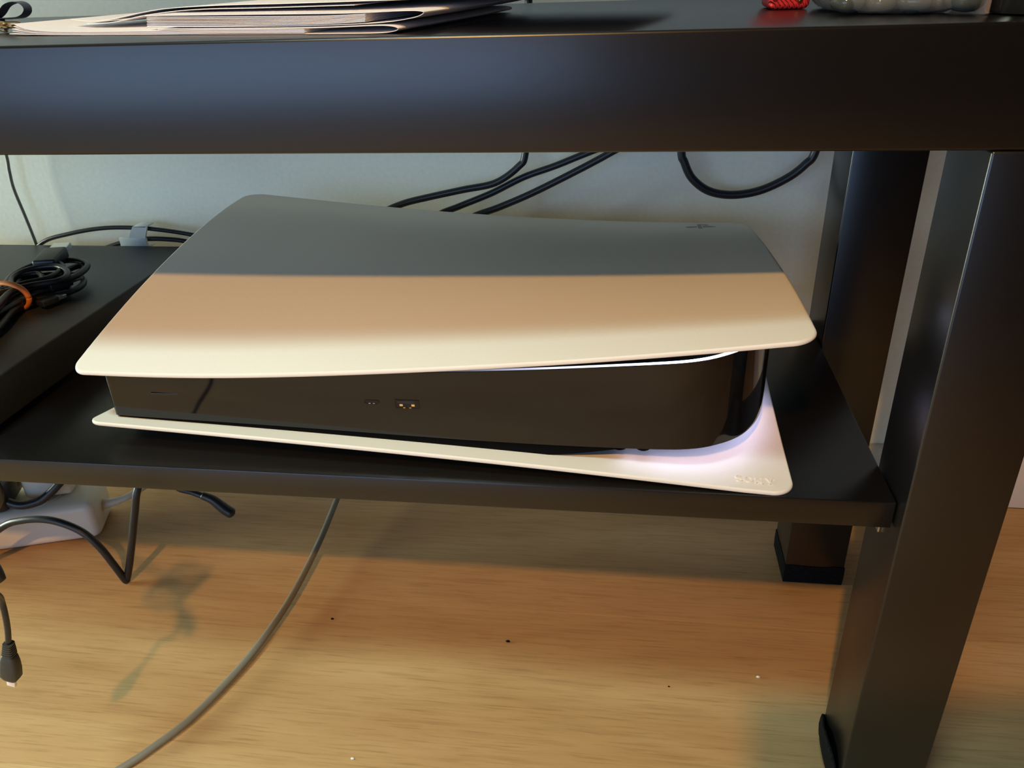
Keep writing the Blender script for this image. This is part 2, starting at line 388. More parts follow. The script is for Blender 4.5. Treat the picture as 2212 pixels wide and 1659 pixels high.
def led_mat():
    """diffuser of the light strip: dim at its left end, bright at its right end (its lamps sit there)"""
    m = emit('led_diffuser', (0.72, 0.75, 1.0), 1.0); nt = m.node_tree; b = nt.nodes['Principled BSDF']
    tc = nt.nodes.new('ShaderNodeTexCoord'); sp = nt.nodes.new('ShaderNodeSeparateXYZ'); mr = nt.nodes.new('ShaderNodeMapRange')
    nt.links.new(tc.outputs['Object'], sp.inputs[0]); nt.links.new(sp.outputs[0], mr.inputs[0])
    mr.inputs[1].default_value = -0.325 - OX; mr.inputs[2].default_value = -0.175 - OX; mr.inputs[3].default_value = 0.0; mr.inputs[4].default_value = 1.0
    pw = nt.nodes.new('ShaderNodeMath'); pw.operation = 'POWER'; pw.inputs[1].default_value = 2.6; nt.links.new(mr.outputs[0], pw.inputs[0])
    mu = nt.nodes.new('ShaderNodeMath'); mu.operation = 'MULTIPLY'; mu.inputs[1].default_value = 6.0; nt.links.new(pw.outputs[0], mu.inputs[0])
    nt.links.new(mu.outputs[0], b.inputs['Emission Strength']); return m
OX = 0.0
M_led = led_mat()
fr = [p_ for p_ in body_out if p_[1] < 11 and p_[0] > -34.5]
l1 = led_strip('light_strip', ztop, fr, M_led, lambda t: 0.035 + 0.15 * min(1, t * 1.25) ** 2)
l1['label'] = 'glowing white light strip, brighter to the right'
# lower light strip: tucked under the body, shining onto the flared lower plate
fr_u = off([p_ for p_ in body_out if p_[1] < 11 and p_[0] > -22.5], 0)
bm = bmesh.new(); rows = []
ps = spline([(x, y, 0) for x, y in fr_u], 4)
for i, p_ in enumerate(ps):
    a_ = ps[max(0, i - 1)]; b_ = ps[min(len(ps) - 1, i + 1)]; tn = (b_ - a_).normalized(); nn = Vector((-tn.y, tn.x, 0))
    q0 = p_ + nn * 0.22; q1 = p_ + nn * 0.55; z = zbot(p_.x, p_.y)
    rows.append([bm.verts.new((q0.x, q0.y, z + 0.14)), bm.verts.new((q0.x, q0.y, z + 0.02)), bm.verts.new((q1.x, q1.y, z + 0.02)), bm.verts.new((q1.x, q1.y, z + 0.16))])
for a_, b_ in zip(rows, rows[1:]):
    for k in range(4): bm.faces.new((a_[k], a_[(k + 1) % 4], b_[(k + 1) % 4], b_[k]))
bm.faces.new(rows[0]); bm.faces.new(rows[-1][::-1])
l2 = finish('light_strip', bm, emit('led_under', (0.62, 0.62, 1.0), 8.5), console, True, 50); l2['label'] = 'lower light strip under the body'
# dark vent grille filling the gap between body and lower plate
gp = [p_ for p_ in off(body_out, 0.16) if p_[1] < 6 and p_[0] < -19.5]
gp.sort(key=lambda p_: p_[0])
gp = [p_ for p_ in gp if p_[1] < front_y(p_[0]) + 1.6]
bm = bmesh.new(); rows = []
for x, y in gp:
    zl = coons(*uv_of(x, y), False).z + 0.2; zl2 = coons(*uv_of(x, y + 0.6), False).z + 0.2; k_ = min(1, max(0, (-19.5 - x) / 5)); zu = zbot(x, y) + 0.12
    zl = zu - 0.1 + (zl - zu + 0.1) * k_; zl2 = zu - 0.1 + (zl2 - zu + 0.1) * k_
    rows.append([bm.verts.new((x, y, zu)), bm.verts.new((x, y, zl)), bm.verts.new((x, y + 0.6, zl2)), bm.verts.new((x, y + 0.6, zu))])
for a_, b_ in zip(rows, rows[1:]):
    for k in range(4): bm.faces.new((a_[k], a_[(k + 1) % 4], b_[(k + 1) % 4], b_[k]))
bm.faces.new(rows[0]); bm.faces.new(rows[-1][::-1])
finish('vent_grille', bm, M_under, console)
# vent fins between body and lower plate
for k in range(8):
    x = -28.2 + 1.35 * k
    bm = bmesh.new(); y = front_y(x) + 1.35; lathe(bm, [(0.30, zbot(x, y) - 0.36), (0.42, zbot(x, y) - 0.28), (0.42, zbot(x, y) + 0.2)], x, y + 0.35, 14)
    finish('vent_stud', bm, M_under, console, True, 40)
# sockets on the front: small one and the larger one with gold contacts
def on_front(x): return front_y(x) + 1.02
def socket(name, xa, xb, za, zb, r_, lab):
    bm = bmesh.new(); y = on_front((xa + xb) / 2); W, Hh = (xb - xa) / 2, (zb - za) / 2; cx, cz = (xa + xb) / 2, (za + zb) / 2
    def loop(w_, h_, rr, yy):
        out = []
        for sx, sz, a0 in ((1, 1, 0), (-1, 1, 90), (-1, -1, 180), (1, -1, 270)):
            for k in range(5):
                a = math.radians(a0 + 22.5 * k); out.append(bm.verts.new((cx + sx * (w_ - rr) + rr * math.cos(a), yy - 0.0365 * 0 + (front_y(cx + sx * w_) - front_y(cx)), cz + sz * (h_ - rr) + rr * math.sin(a))))
        return out
    ls = [loop(W, Hh, r_, y + 0.02), loop(W, Hh, r_, y - 0.03), loop(W - 0.05, Hh - 0.05, max(0.02, r_ - 0.05), y - 0.03), loop(W - 0.05, Hh - 0.05, max(0.02, r_ - 0.05), y - 0.008)]
    for a, b in zip(ls, ls[1:]):
        for k in range(20): bm.faces.new((a[k], a[(k + 1) % 20], b[(k + 1) % 20], b[k]))
    bm.faces.new(ls[-1])
    o_ = finish(name, bm, mat('socket_shell', (0.02, 0.02, 0.022), 0.22, 0.6), console, True, 40); o_['label'] = lab; return o_
uc = socket('small_port', -35.12, -34.17, 27.30, 27.58, 0.13, 'small oval charging socket')
ua = socket('large_port', -33.22, -31.74, 27.12, 27.72, 0.06, 'rectangular socket with gold contacts')
yf = on_front(-32.5)
bm = bmesh.new(); bx(bm, -33.05, -31.9, yf - 0.025, yf - 0.006, 27.48, 27.64); finish('tongue', bm, M_vent, ua)
for x in (-32.83, -32.12):
    bm = bmesh.new(); bx(bm, x - 0.10, x + 0.10, yf - 0.030, yf - 0.006, 27.29, 27.42, 0.008); finish('contact', bm, M_gold, ua)
for x in (-32.66, -32.30):
    bm = bmesh.new(); bx(bm, x - 0.06, x + 0.06, yf - 0.034, yf - 0.006, 27.17, 27.21); finish('contact', bm, M_gold, ua)
yf2 = on_front(-34.65)
for x in (-34.76, -34.5):
    bm = bmesh.new(); bx(bm, x - 0.06, x + 0.06, yf2 - 0.034, yf2 - 0.006, 27.34, 27.38); finish('contact', bm, M_metal, uc)
bm = bmesh.new(); bx(bm, -48.9, -47.1, on_front(-48) - 0.045, on_front(-48) + 0.02, 27.16, 27.26, 0.02); finish('power_button', bm, M_gloss, console)
# raised letters on the lower plate near its right front corner
def plow_z(x, y):
    u, v = uv_of(x, y); return coons(u, v, False).z + 0.26
def letter(name, polys):
    """polys: flat quads in letter space, raised from the plate"""
    bm = bmesh.new()
    for q in polys:
        a, b = [], []
        for x, y in q:
            X = -13.58 + x * 0.97; Y = front_y(-13.58 + x) + 0.62 + y * 1.15; z = plow_z(X, Y)
            a.append(bm.verts.new((X, Y, z - 0.02))); b.append(bm.verts.new((X, Y, z + 0.06)))
        bm.faces.new(b); n_ = len(q)
        for k in range(n_): bm.faces.new((a[k], a[(k + 1) % n_], b[(k + 1) % n_], b[k]))
    return finish(name, bm, M_plate, plow)
def arcq(cx, cy, rx, ry, a0, a1, tx, ty, n=14):
    out = []
    for k in range(n):
        p0, p1 = math.radians(a0 + (a1 - a0) * k / n), math.radians(a0 + (a1 - a0) * (k + 1) / n)
        f = lambda a, s: (cx + (rx + s * tx) * math.cos(a), cy + (ry + s * ty) * math.sin(a))
        out.append([f(p0, -1), f(p0, 1), f(p1, 1), f(p1, -1)])
    return out
def q4(x0, x1, y0, y1): return [(x0, y0), (x1, y0), (x1, y1), (x0, y1)]
lh = 0.46
letter('letter_s', arcq(0.22, 0.335, 0.17, 0.105, 38, 268, 0.035, 0.024) + arcq(0.22, 0.125, 0.17, 0.105, 88, -142, 0.035, 0.024))
letter('letter_o', arcq(0.78, 0.23, 0.215, 0.19, 0, 360, 0.05, 0.03, 28))
letter('letter_n', [q4(1.12, 1.32, 0, 0.045), q4(1.18, 1.24, 0, lh), q4(1.12, 1.27, lh - 0.045, lh), [(1.18, lh), (1.27, lh), (1.58, 0), (1.49, 0)], q4(1.52, 1.58, 0, lh), q4(1.45, 1.65, lh - 0.045, lh)])
letter('letter_y', [q4(1.72, 1.94, lh - 0.045, lh), q4(2.07, 2.27, lh - 0.045, lh), [(1.77, lh), (1.87, lh), (2.02, 0.2), (1.95, 0.2)], [(2.14, lh), (2.20, lh), (2.03, 0.2), (1.97, 0.2)], q4(1.95, 2.04, 0, 0.22), q4(1.89, 2.10, 0, 0.045)])
# small dark emblem let into the upper plate's far right corner
def ptop_z(x, y):
    u, v = uv_of(x, y); return coons(u, v, True).z + 0.26
def emblem(polys):
    bm = bmesh.new()
    for q in polys:
        a, b = [], []
        for x, y in q:
            X, Y = -15.5 + x, 24.3 + y; z = ptop_z(X, Y); a.append(bm.verts.new((X, Y, z - 0.02))); b.append(bm.verts.new((X, Y, z + 0.012)))
        bm.faces.new(b)
        for k in range(len(q)): bm.faces.new((a[k], a[(k + 1) % len(q)], b[(k + 1) % len(q)], b[k]))
    return finish('emblem', bm, mat('emblem_grey', (0.22, 0.21, 0.20), 0.3), ptop)
emblem([[(0.95, 0.1), (1.25, 0.0), (1.25, 1.9), (0.95, 1.9)]] + arcq(1.2, 1.55, 0.5, 0.32, -80, 90, 0.12, 0.1, 10)
       + [[(0.0, 0.55), (0.9, 0.85), (0.9, 1.02), (0.0, 0.75)], [(0.0, 0.55), (0.15, 0.35), (0.9, 0.55), (0.9, 0.72)], [(1.32, 0.75), (2.2, 1.0), (2.35, 0.8), (1.32, 0.5)], [(1.32, 0.95), (2.05, 1.15), (2.2, 1.0), (1.32, 0.78)]])

# ------------------------------------------------------------------ dark flat set-top box on the shelf, left
stb = thing('media_box', 'flat charcoal media box on the left of the shelf, reaching back towards the wall', 'box', (-77, 18, 23.44))
box('case', (-92.0, -60.8, 3.0, 32.4, 23.95, 27.0), M_box, stb, 0.12, 3) if False else box('case', (-89.0, -60.8, 3.0, 32.4, 23.95, 27.0), M_box, stb, 0.12, 3)
for x in (-87, -62.5):
    for y in (5, 23.5):
        bm = bmesh.new(); lathe(bm, [(0.7, 23.45), (0.8, 23.6), (0.8, 23.97)], x, y, 18); finish('rubber_foot', bm, M_felt, stb, True, 40)

# ------------------------------------------------------------------ bundle of cables with an orange tie on the box
bz = 27.0
bun = thing('cable_bundle', 'coiled bundle of thin black cables held by an orange twist tie on the charcoal box', 'cable', (-69, 18, bz))
random.seed(3)
a0 = Vector((-68.4, 8.0, 0)); a1 = Vector((-66.9, 23.6, 0)); ax = (a1 - a0).normalized(); pp = Vector((ax.y, -ax.x, 0))
tie = a0 + (a1 - a0) * 0.53
for k in range(13):
    e0 = -1.2 - random.random() * 1.8; e1 = (a1 - a0).length - random.random() * 3.6; sp = 0.5 + random.random() * 1.9
    zo = bz + 0.3 + 0.36 * (k % 5); L_ = (a1 - a0).length; t_m = 0.53 * L_
    def P(s, lat, dz=0): q = a0 + ax * s + pp * lat; return (q.x, q.y, zo + dz)
    c = (k - 6) * 0.17
    pts = [P(t_m, c - 0.1), P((t_m + e1) / 2, c - sp), P(e1 - 0.8, c - sp * 0.8, 0.2), P(e1, c, 0.25), P(e1 - 0.8, c + sp * 0.8, 0.1), P((t_m + e1) / 2, c + sp), P(t_m, c + 0.15),
           P((t_m + e0) / 2, c + sp), P(e0 + 0.8, c + sp * 0.8), P(e0, c), P(e0 + 0.8, c - sp * 0.8), P((t_m + e0) / 2, c - sp), P(t_m, c - 0.1)]
    cable('cable_loop', pts, 0.25, M_cable, bun, 8)
# orange tie
bm = bmesh.new(); ring = [tie + pp * (1.75 * math.cos(a)) + Vector((0, 0, bz + 1.15 + 1.12 * math.sin(a))) for a in (2 * math.pi * k / 24 for k in range(25))]
tube(bm, ring, 0.22, 8, 2, flat=0.6); o_ = finish('twist_tie', bm, M_orange, bun, True); o_['label'] = 'orange twist tie'
tw = [tie + pp * -1.2 + Vector((0, 0, bz + 1.3)), tie + pp * -1.9 + ax * 0.5 + Vector((0, 0, bz + 1.6)), tie + pp * -2.6 + ax * 0.4 + Vector((0, 0, bz + 1.2))]
bm = bmesh.new(); tube(bm, tw, 0.16, 6, 4); finish('tie_tail', bm, M_orange, bun, True)
def usb_plug(pos, dirv, sc, parent, body_m=M_cable):
    z_ = Vector(dirv).normalized(); x_ = z_.cross(Vector((0, 0, 1)))
    x_ = x_.normalized() if x_.length > 0.05 else Vector((1, 0, 0)); y_ = z_.cross(x_)
    mt = Matrix((x_, y_, z_)).transposed().to_4x4(); mt.translation = Vector(pos)
    bm = bmesh.new(); bx(bm, -0.75 * sc, 0.75 * sc, -0.40 * sc, 0.40 * sc, 0, 2.3 * sc, 0.16 * sc, 3, mt); pb = finish('plug', bm, body_m, parent, True, 40)
    bm = bmesh.new(); bx(bm, -0.58 * sc, 0.58 * sc, -0.22 * sc, 0.22 * sc, 2.3 * sc, 3.4 * sc, 0.04 * sc, 1, mt); t_ = finish('metal_tip', bm, M_metal, pb, True, 40); t_['label'] = 'bright metal tip'
    return pb
usb_plug((-67.6, 20.9, bz + 2.0), (-0.35, 1.5, 0.16), 1.25, bun)
usb_plug((-65.9, 18.3, bz + 1.1), (0.5, 1.3, 0.02), 0.85, bun)
usb_plug((-65.2, 16.2, bz + 0.6), (0.45, 1.2, 0.0), 0.62, bun)

# ------------------------------------------------------------------ cables at the wall
wc = 'black cables hanging along the wall behind the bench'
def wall_cable(label, pts, rad, m=M_cable, name='cable'):
    return tag(cable(name, pts, rad, m), label, 'cable', wc if m is M_cable else None)
wall_cable('leftmost thick black cable running down the wall to behind the white console', [(-28.2, 32.6, 48), (-28.3, 32.8, 40), (-28.77, 32.8, 35.53), (-29.4, 32.8, 34.36), (-31.48, 32.8, 32.96), (-34.41, 32.8, 32.35), (-37.38, 32.8, 31.72), (-39.99, 32.8, 31.08), (-41.9, 32.6, 30.2), (-43, 31.6, 28.6), (-43.4, 29.5, 27.2)], 0.31)
wall_cable('middle black cable of the three slanting down the wall behind the console', [(-14, 33.4, 38.6), (-18, 33.3, 37.4), (-23.24, 33.2, 35.51), (-26.19, 33.2, 34.35), (-29.02, 33.2, 33.36), (-31.94, 33.2, 31.94), (-34.92, 33.1, 30.77), (-36.9, 32.8, 30.0), (-38.4, 31.4, 28.8), (-39, 29.5, 27.6)], 0.29)
wall_cable('lowest black cable of the three slanting down the wall behind the console', [(-15, 32.4, 39.6), (-18.5, 32.4, 37.3), (-21.87, 32.4, 35.39), (-24.6, 32.4, 33.95), (-28.24, 32.4, 32.15), (-31.15, 32.4, 30.91), (-33.9, 32.2, 29.9), (-35.5, 31.0, 28.6), (-36, 29.3, 27.4)], 0.30)
wall_cable('black cable hanging in a U-shaped loop under the bench top', [(-15.9, 32.5, 46), (-15.95, 32.7, 40), (-15.66, 32.8, 35.66), (-15.36, 32.8, 34.71), (-14.62, 32.8, 33.35), (-13.19, 32.8, 32.29), (-11.24, 32.8, 31.94), (-9.0, 32.8, 32.3), (-6.86, 32.8, 33.35), (-5.53, 32.8, 34.49), (-4.87, 32.8, 35.61), (-4.3, 32.7, 40), (-4.2, 32.5, 46)], 0.35)
wall_cable('black cable arching above the charcoal box and through the white clip', [(-80, 33.3, 24.5), (-77.16, 33.3, 26.91), (-73.87, 33.2, 27.88), (-70.28, 33.2, 28.46), (-66.89, 33.2, 28.54), (-64.08, 33.2, 28.33), (-60.88, 33.2, 27.85), (-56, 33.2, 26.8), (-52, 32.8, 25.2), (-50, 31, 24.6)], 0.21)
wall_cable('lower short black cable held in the white clip beside the console', [(-74, 33.3, 25.2), (-69.03, 33.2, 26.9), (-66.21, 33.2, 27.42), (-63.36, 33.2, 27.40), (-61.29, 33.2, 27.10), (-57, 33.2, 26.0), (-53, 32.6, 24.6)], 0.24)
wall_cable('thin grey-brown wire hanging down the wall at the far left', [(-78.3, 33.9, 50), (-78.4, 33.9, 40), (-78.54, 33.9, 35.38), (-78.75, 33.9, 33.86), (-78.89, 33.9, 32.08), (-78.61, 33.9, 29.35), (-78.39, 33.9, 26.77), (-78, 33.8, 22)], 0.16, M_grey, 'wire')
clip = thing('cable_clip', 'translucent white plastic clip holding two black cables behind the charcoal box', 'clip', (-66.4, 32.8, 27.0))
M_clip = mat('translucent_white', (0.90, 0.93, 0.88), 0.3, Transmission_Weight=0.1)
bm = bmesh.new(); bx(bm, -68.3, -65.5, 32.45, 32.75, 26.7, 27.75, 0.08); finish('lower_jaw', bm, M_clip, clip, True, 40)
bm = bmesh.new(); bx(bm, -68.3, -65.5, 32.75, 33.9, 26.7, 26.85, 0.04); finish('base', bm, M_clip, clip, True, 40)
bm = bmesh.new()
for q in ([(-67.3, 27.7), (-65.6, 27.7), (-65.1, 28.85), (-66.6, 28.85)],):
    a = [bm.verts.new((x, 32.5, z)) for x, z in q]; b = [bm.verts.new((x, 32.72, z)) for x, z in q]
    bm.faces.new(a); bm.faces.new(b)
    for k in range(4): bm.faces.new((a[k], a[(k + 1) % 4], b[(k + 1) % 4], b[k]))
finish('upper_jaw', bm, M_clip, clip)
bm = bmesh.new(); bx(bm, -66.5, -65.2, 32.5, 33.9, 28.75, 28.9, 0.04); finish('latch', bm, M_clip, clip, True, 40)

# ------------------------------------------------------------------ floor cables
tag(cable('floor_cable', [(-48.3, 33.2, 3.4), (-48.25, 30, 2.8), (-48.19, 26.51, 2.2), (-48.05, 21.02, 1.6), (-48.15, 15.03, 1.2), (-48.62, 10.74, 0.9), (-49.56, 6.26, 0.7), (-51.18, 1.54, 0.5), (-52.93, -1.4, 0.4), (-54.34, -3.19, 0.33), (-58, -7.2, 0.31), (-64, -12.5, 0.31)], 0.29, M_grey), 'long grey cable curving across the oak floor from under the shelf', 'cable')
tag(cable('power_cable', [(-60.6, 26.8, 21.0), (-60.6, 26.9, 18.5), (-60.8, 20.0, 13.2), (-61.3, 16.2, 10.9), (-62.1, 15.6, 8.2), (-63.19, 15.5, 4.94), (-64.3, 15.5, 1.9), (-64.85, 15.45, 0.55), (-64.95, 15.3, 0.55), (-65.45, 15.1, 2.5), (-66.29, 15.0, 4.75), (-67.64, 15.0, 6.32), (-70.05, 15.0, 7.24), (-72.85, 15.0, 7.05), (-75.53, 15.0, 5.93), (-80, 14.5, 2.2), (-85, 13, 0.4)], 0.33, M_cable), 'black cable bent into a V that touches the oak floor beside the power strip', 'cable')
st = thing('barrel_lead', 'short black lead with a rounded plug hanging under the shelf', 'cable', (-57, 21, 4))
cable('lead', [(-62.5, 26.8, 21.6), (-63.0, 26.6, 14.0), (-62.6, 23, 8.2), (-61.31, 21.0, 7.27), (-59.82, 21.0, 6.66), (-58.6, 21.0, 6.2)], 0.30, M_cable, st)
cable('plug', [(-58.9, 21.0, 6.35), (-57.9, 21.0, 5.87), (-56.9, 21.0, 4.85), (-56.1, 21.0, 4.25)], lambda t: (0.36 + 0.16 * min(1, t * 1.6)) * (1 if t < 0.86 else math.sqrt(max(0.02, 1 - ((t - 0.86) / 0.145) ** 2))), M_cable, st, 12)

# ------------------------------------------------------------------ cable with a micro plug hanging over the front edge, left
hg = thing('hanging_cable', 'black cable with a small moulded plug dangling in front of the floor at lower left', 'cable', (-55.6, -6.9, 14))
cable('cord', [(-73.5, 9.0, 27.25), (-72, 5.5, 27.35), (-70, 1.0, 28.3), (-64, -4.5, 29.8), (-57.5, -8.0, 29.6), (-54.2, -8.6, 28.2), (-53.2, -8.7, 26.0), (-52.7, -8.7, 23.8), (-52.9, -8.3, 21.6), (-53.7, -7.2, 20.1), (-54.15, -6.8, 19.2), (-54.3, -6.8, 18.2), (-54.55, -6.8, 17.1), (-54.85, -6.8, 16.1)], 0.17, M_cable, hg)
# coil of spare cord and a second connector hanging beside it
bm = bmesh.new()
coil = [(-54.6 + 1.35 * math.cos(a) + 0.03 * a, -8.3 + 0.12 * a - 0.5, 26.3 + 1.5 * math.sin(a)) for a in (2 * math.pi * k / 12 for k in range(50))]
tube(bm, coil, 0.17, 8, 2); finish('coil', bm, M_cable, hg, True)
cable('second_plug', [(-53.2, -8.6, 25.6), (-52.6, -8.6, 24.6), (-52.0, -8.6, 23.5), (-51.6, -8.6, 22.6)], lambda t: 0.2 + 0.32 * math.sin(math.pi * min(1, t * 0.92 + 0.02)) , M_cable, hg, 12)
def taper(bm, secs, cx, cy, n=20, sq=0.55):
    rings = []
    for z, rx, ry, dx in secs:
        ring = []
        for k in range(n):
            a = 2 * math.pi * k / n; c_, s_ = math.cos(a), math.sin(a)
            ring.append(bm.verts.new((cx + dx + rx * math.copysign(abs(c_) ** sq, c_), cy + ry * math.copysign(abs(s_) ** sq, s_), z)))
        rings.append(ring)
    for a, b in zip(rings, rings[1:]):
        for k in range(n): bm.faces.new((a[k], a[(k + 1) % n], b[(k + 1) % n], b[k]))
    bm.faces.new(rings[0][::-1]); bm.faces.new(rings[-1])
# the plug hangs a little askew: built along -Z, then turned to its measured direction
bm = bmesh.new(); secs = []
for k in range(6):
    z = -0.16 * k; g = 0.27 + 0.015 * k; secs += [(z, g, g, 0), (z - 0.09, g, g, 0), (z - 0.10, g - 0.06, g - 0.06, 0), (z - 0.15, g - 0.06, g - 0.06, 0)]
secs += [(-1.05, 0.40, 0.33, 0), (-1.45, 0.50, 0.37, 0), (-2.1, 0.58, 0.40, 0), (-2.75, 0.58, 0.40, 0), (-3.05, 0.42, 0.3, 0)]
taper(bm, secs, 0, 0)
pdir = (Vector((-55.82, -6.8, 12.80)) - Vector((-54.9, -6.8, 15.95))).normalized()
prot = Vector((0, 0, -1)).rotation_difference(pdir).to_matrix().to_4x4(); pmt = Matrix.Translation((-54.87, -6.8, 16.05)) @ prot
for v in bm.verts: v.co = pmt @ v.co
mp = finish('plug', bm, mat('soft_black_plastic', (0.03, 0.03, 0.028), 0.5), hg, True, 45)
bm = bmesh.new(); bx(bm, -0.26, 0.26, -0.1, 0.1, -3.72, -3.0, 0.04, 2, pmt); t_ = finish('metal_tip', bm, mat('pale_metal', (0.92, 0.90, 0.84), 0.35, 0.15), mp, True, 40); t_['label'] = 'bright metal tip'

# ------------------------------------------------------------------ power strip with plugs
ps_ = thing('power_strip', 'white power strip lying on the floor under the shelf, with plugs in it', 'power strip', (-80, 20, 0))
ang = math.atan2(2.64, 7.72); mt = Matrix.Translation((-71.1, 21.35, 0)) @ Matrix.Rotation(ang, 4, 'Z')
bm = bmesh.new(); bx(bm, -30, 0, 0, 5.6, 0.03, 4.3, 0.9, 5, mt); finish('housing', bm, M_whitep, ps_, True, 60)
for k in range(3):
    bm = bmesh.new(); m2 = mt @ Matrix.Translation((-5.2 - 8 * k, 2.8, 0)); lathe(bm, [(1.9, 4.25), (2.0, 4.36), (1.75, 4.38), (1.7, 4.33)], 0, 0, 24)
    for v in bm.verts: v.co = m2 @ v.co
    finish('socket', bm, M_whitep, ps_, True, 40)
cable('cord', [tuple(mt @ Vector(q)) for q in ((-0.3, 2.8, 2.3), (1.0, 2.8, 2.4), (2.2, 3.2, 2.5), (3.3, 4.6, 2.4), (4.0, 7.0, 1.6), (4.2, 9.0, 0.5))], lambda t: 0.62 - 0.27 * min(1, t * 3), M_whitep, ps_)
wp = thing('white_plug', 'white square charger plugged into the power strip', 'plug', tuple(mt @ Vector((-5.2, 3.4, 4.4))))
bm = bmesh.new(); bx(bm, -6.5, -2.1, 2.0, 5.4, 4.4, 9.6, 0.5, 3, mt); finish('charger_body', bm, M_whitep, wp, True, 60)
bm = bmesh.new(); bx(bm, -7.0, -6.4, 2.6, 3.4, 5.6, 6.3, 0.05, 1, mt); o_ = finish('connector', bm, mat('brass', (0.7, 0.6, 0.3), 0.3, 1.0), wp, True, 40)
ad = thing('black_adapter', 'black power adapter plugged into the left of the white power strip', 'adapter', tuple(mt @ Vector((-12.5, 2.6, 4.4))))
bm = bmesh.new(); bx(bm, -13.5, -7.3, 0.0, 4.6, 4.4, 7.6, 0.7, 3, mt); finish('adapter_body', bm, M_vent, ad, True, 60)
cable('lead', [tuple(mt @ Vector(q)) for q in ((-8.0, 0.9, 5.6), (-6.6, 0.5, 5.0), (-5.4, 0.5, 4.95), (-4.2, 0.6, 5.3), (-2.6, 1.0, 6.5), (-0.8, 2.2, 8.2), (0.8, 5, 10.5), (1.5, 9, 12))], 0.42, M_cable, ad)

# ------------------------------------------------------------------ things on the bench top
zt = H
PM = Matrix.Translation((-52.4, 6.0, 0)) @ Matrix.Rotation(math.atan2(-4.8, 22.0), 4, 'Z')
def leaflet(name, label, sheets, y0, y1, wav=0.0):
    """sheets lie turned on the bench: profile = (distance along the front edge, height)"""
    xs_ = sum(p_[0] for p_ in sheets[0]) / len(sheets[0]); c_ = PM @ Vector((xs_, (y0 + y1) / 2, 0))
    t_ = thing(name, label, 'paper', (c_.x, c_.y, zt + 0.02), None)
    for s_ in sheets:
        bm = bmesh.new(); strip_sheet(bm, s_, y0 + random.uniform(-.05, .12), y1, 0.025, wav)
        for v in bm.verts: v.co = PM @ v.co
        finish('sheet', bm, M_paper, t_, True, 40)
    return t_
b0 = zt + 0.04
leaflet('folded_leaflet', 'bottom folded white leaflet of the paper pile, its fold a low open loop',
        [[(-0.9 + .12 * k, b0 + .06 + .12 * k), (0.6, b0 + .03 + .055 * k), (3, b0 + .0 + .035 * k), (8, b0 + .0 + .035 * k), (12, b0 + .03 + .035 * k), (17.5, b0 + .03 + .033 * k)] for k in range(5)]
        + [[(4, b0 - 0.02), (14, b0 - .02), (19, b0 - .02), (21.2, b0 - .01), (22.05, b0 + .05), (22.35, b0 + .16), (22.05, b0 + .27), (21.2, b0 + .30), (18.8, b0 + .24), (16.3, b0 + .215), (9, b0 + .215)]], 0.0, 15)
b1 = zt + 0.375
leaflet('folded_leaflet', 'middle folded white leaflet of the paper pile, its fold a taller open loop',
        [[(8.2, b1 + .03 + .065 * k), (12.4, b1 + .0 + .065 * k), (15.5, b1 + .02 + .058 * k), (18.5, b1 + .05 + .052 * k), (20.6, b1 + .12 + .05 * k)] for k in range(7)]
        + [[(8.1, b1 + .0), (12.4, b1 - .04), (17.6, b1 - .03), (21.2, b1 + .06), (22.9, b1 + .24), (23.5, b1 + .42), (23.3, b1 + .52), (22.3, b1 + .53), (19.5, b1 + .47), (14, b1 + .48), (8.1, b1 + .49)]], 0.25, 15)
b2 = zt + 0.99
leaflet('loose_sheet', 'curled white sheet topping the paper pile, running up to the right',
        [[(1.2, zt + .64), (2.4, zt + .54), (3.9, zt + .60), (6, zt + .90), (7.9, b2 + .10), (11.3, b2 + .20), (15, b2 + .22), (20, b2 + .27), (27, b2 + .36), (32, b2 + .5)],
         [(2.3, zt + .42), (4.0, zt + .46), (6.5, zt + .80), (9.5, b2 + .02), (14, b2 + .05), (19, b2 + .10)]], 2.2, 17, 0.02)
rb = thing('ribbon_bow', 'dark ribbon loop with crumpled gold foil at the far left of the bench top', 'ribbon', (-55.3, 9, zt))
bm = bmesh.new()
pts = spline([(-57.5, 9, 48.0), (-56.6, 9, 47.95), (-55.68, 9, 48.32), (-55.07, 9, 48.80), (-54.45, 9, 48.95), (-54.01, 9, 48.82), (-53.88, 9, 48.54), (-54.25, 9, 48.24), (-55.0, 9, 48.14), (-57.6, 9, 48.10)], 8)
rows = [[bm.verts.new((p_.x, p_.y - w_, p_.z + 0.12 * w_)) for w_ in (-0.35, 0.35)] + [bm.verts.new((p_.x + 0.02, p_.y + w_, p_.z + 0.06)) for w_ in (-0.35, 0.35)] for p_ in pts]
for a, b in zip(rows, rows[1:]):
    for i, j in ((0, 1), (1, 2), (2, 3), (3, 0)): bm.faces.new((a[i], a[j], b[j], b[i]))
finish('loop', bm, mat('navy_ribbon', (0.03, 0.035, 0.06), 0.4), rb, True, 50)
bm = bmesh.new(); bmesh.ops.create_icosphere(bm, subdivisions=4, radius=1)
for v in bm.verts:
    n_ = 0.7 + 0.5 * abs(math.sin(5.1 * v.co.x + 2 * v.co.y) * math.cos(4.3 * v.co.z + v.co.x * 2))
    v.co = Vector((-56.0 + v.co.x * 1.35 * n_, 8.9 + v.co.y * 0.7 * n_, zt + 0.40 + v.co.z * 0.34 * n_))
finish('foil', bm, mat('gold_foil', (0.60, 0.50, 0.30), 0.28, 0.7), rb, True, 25)

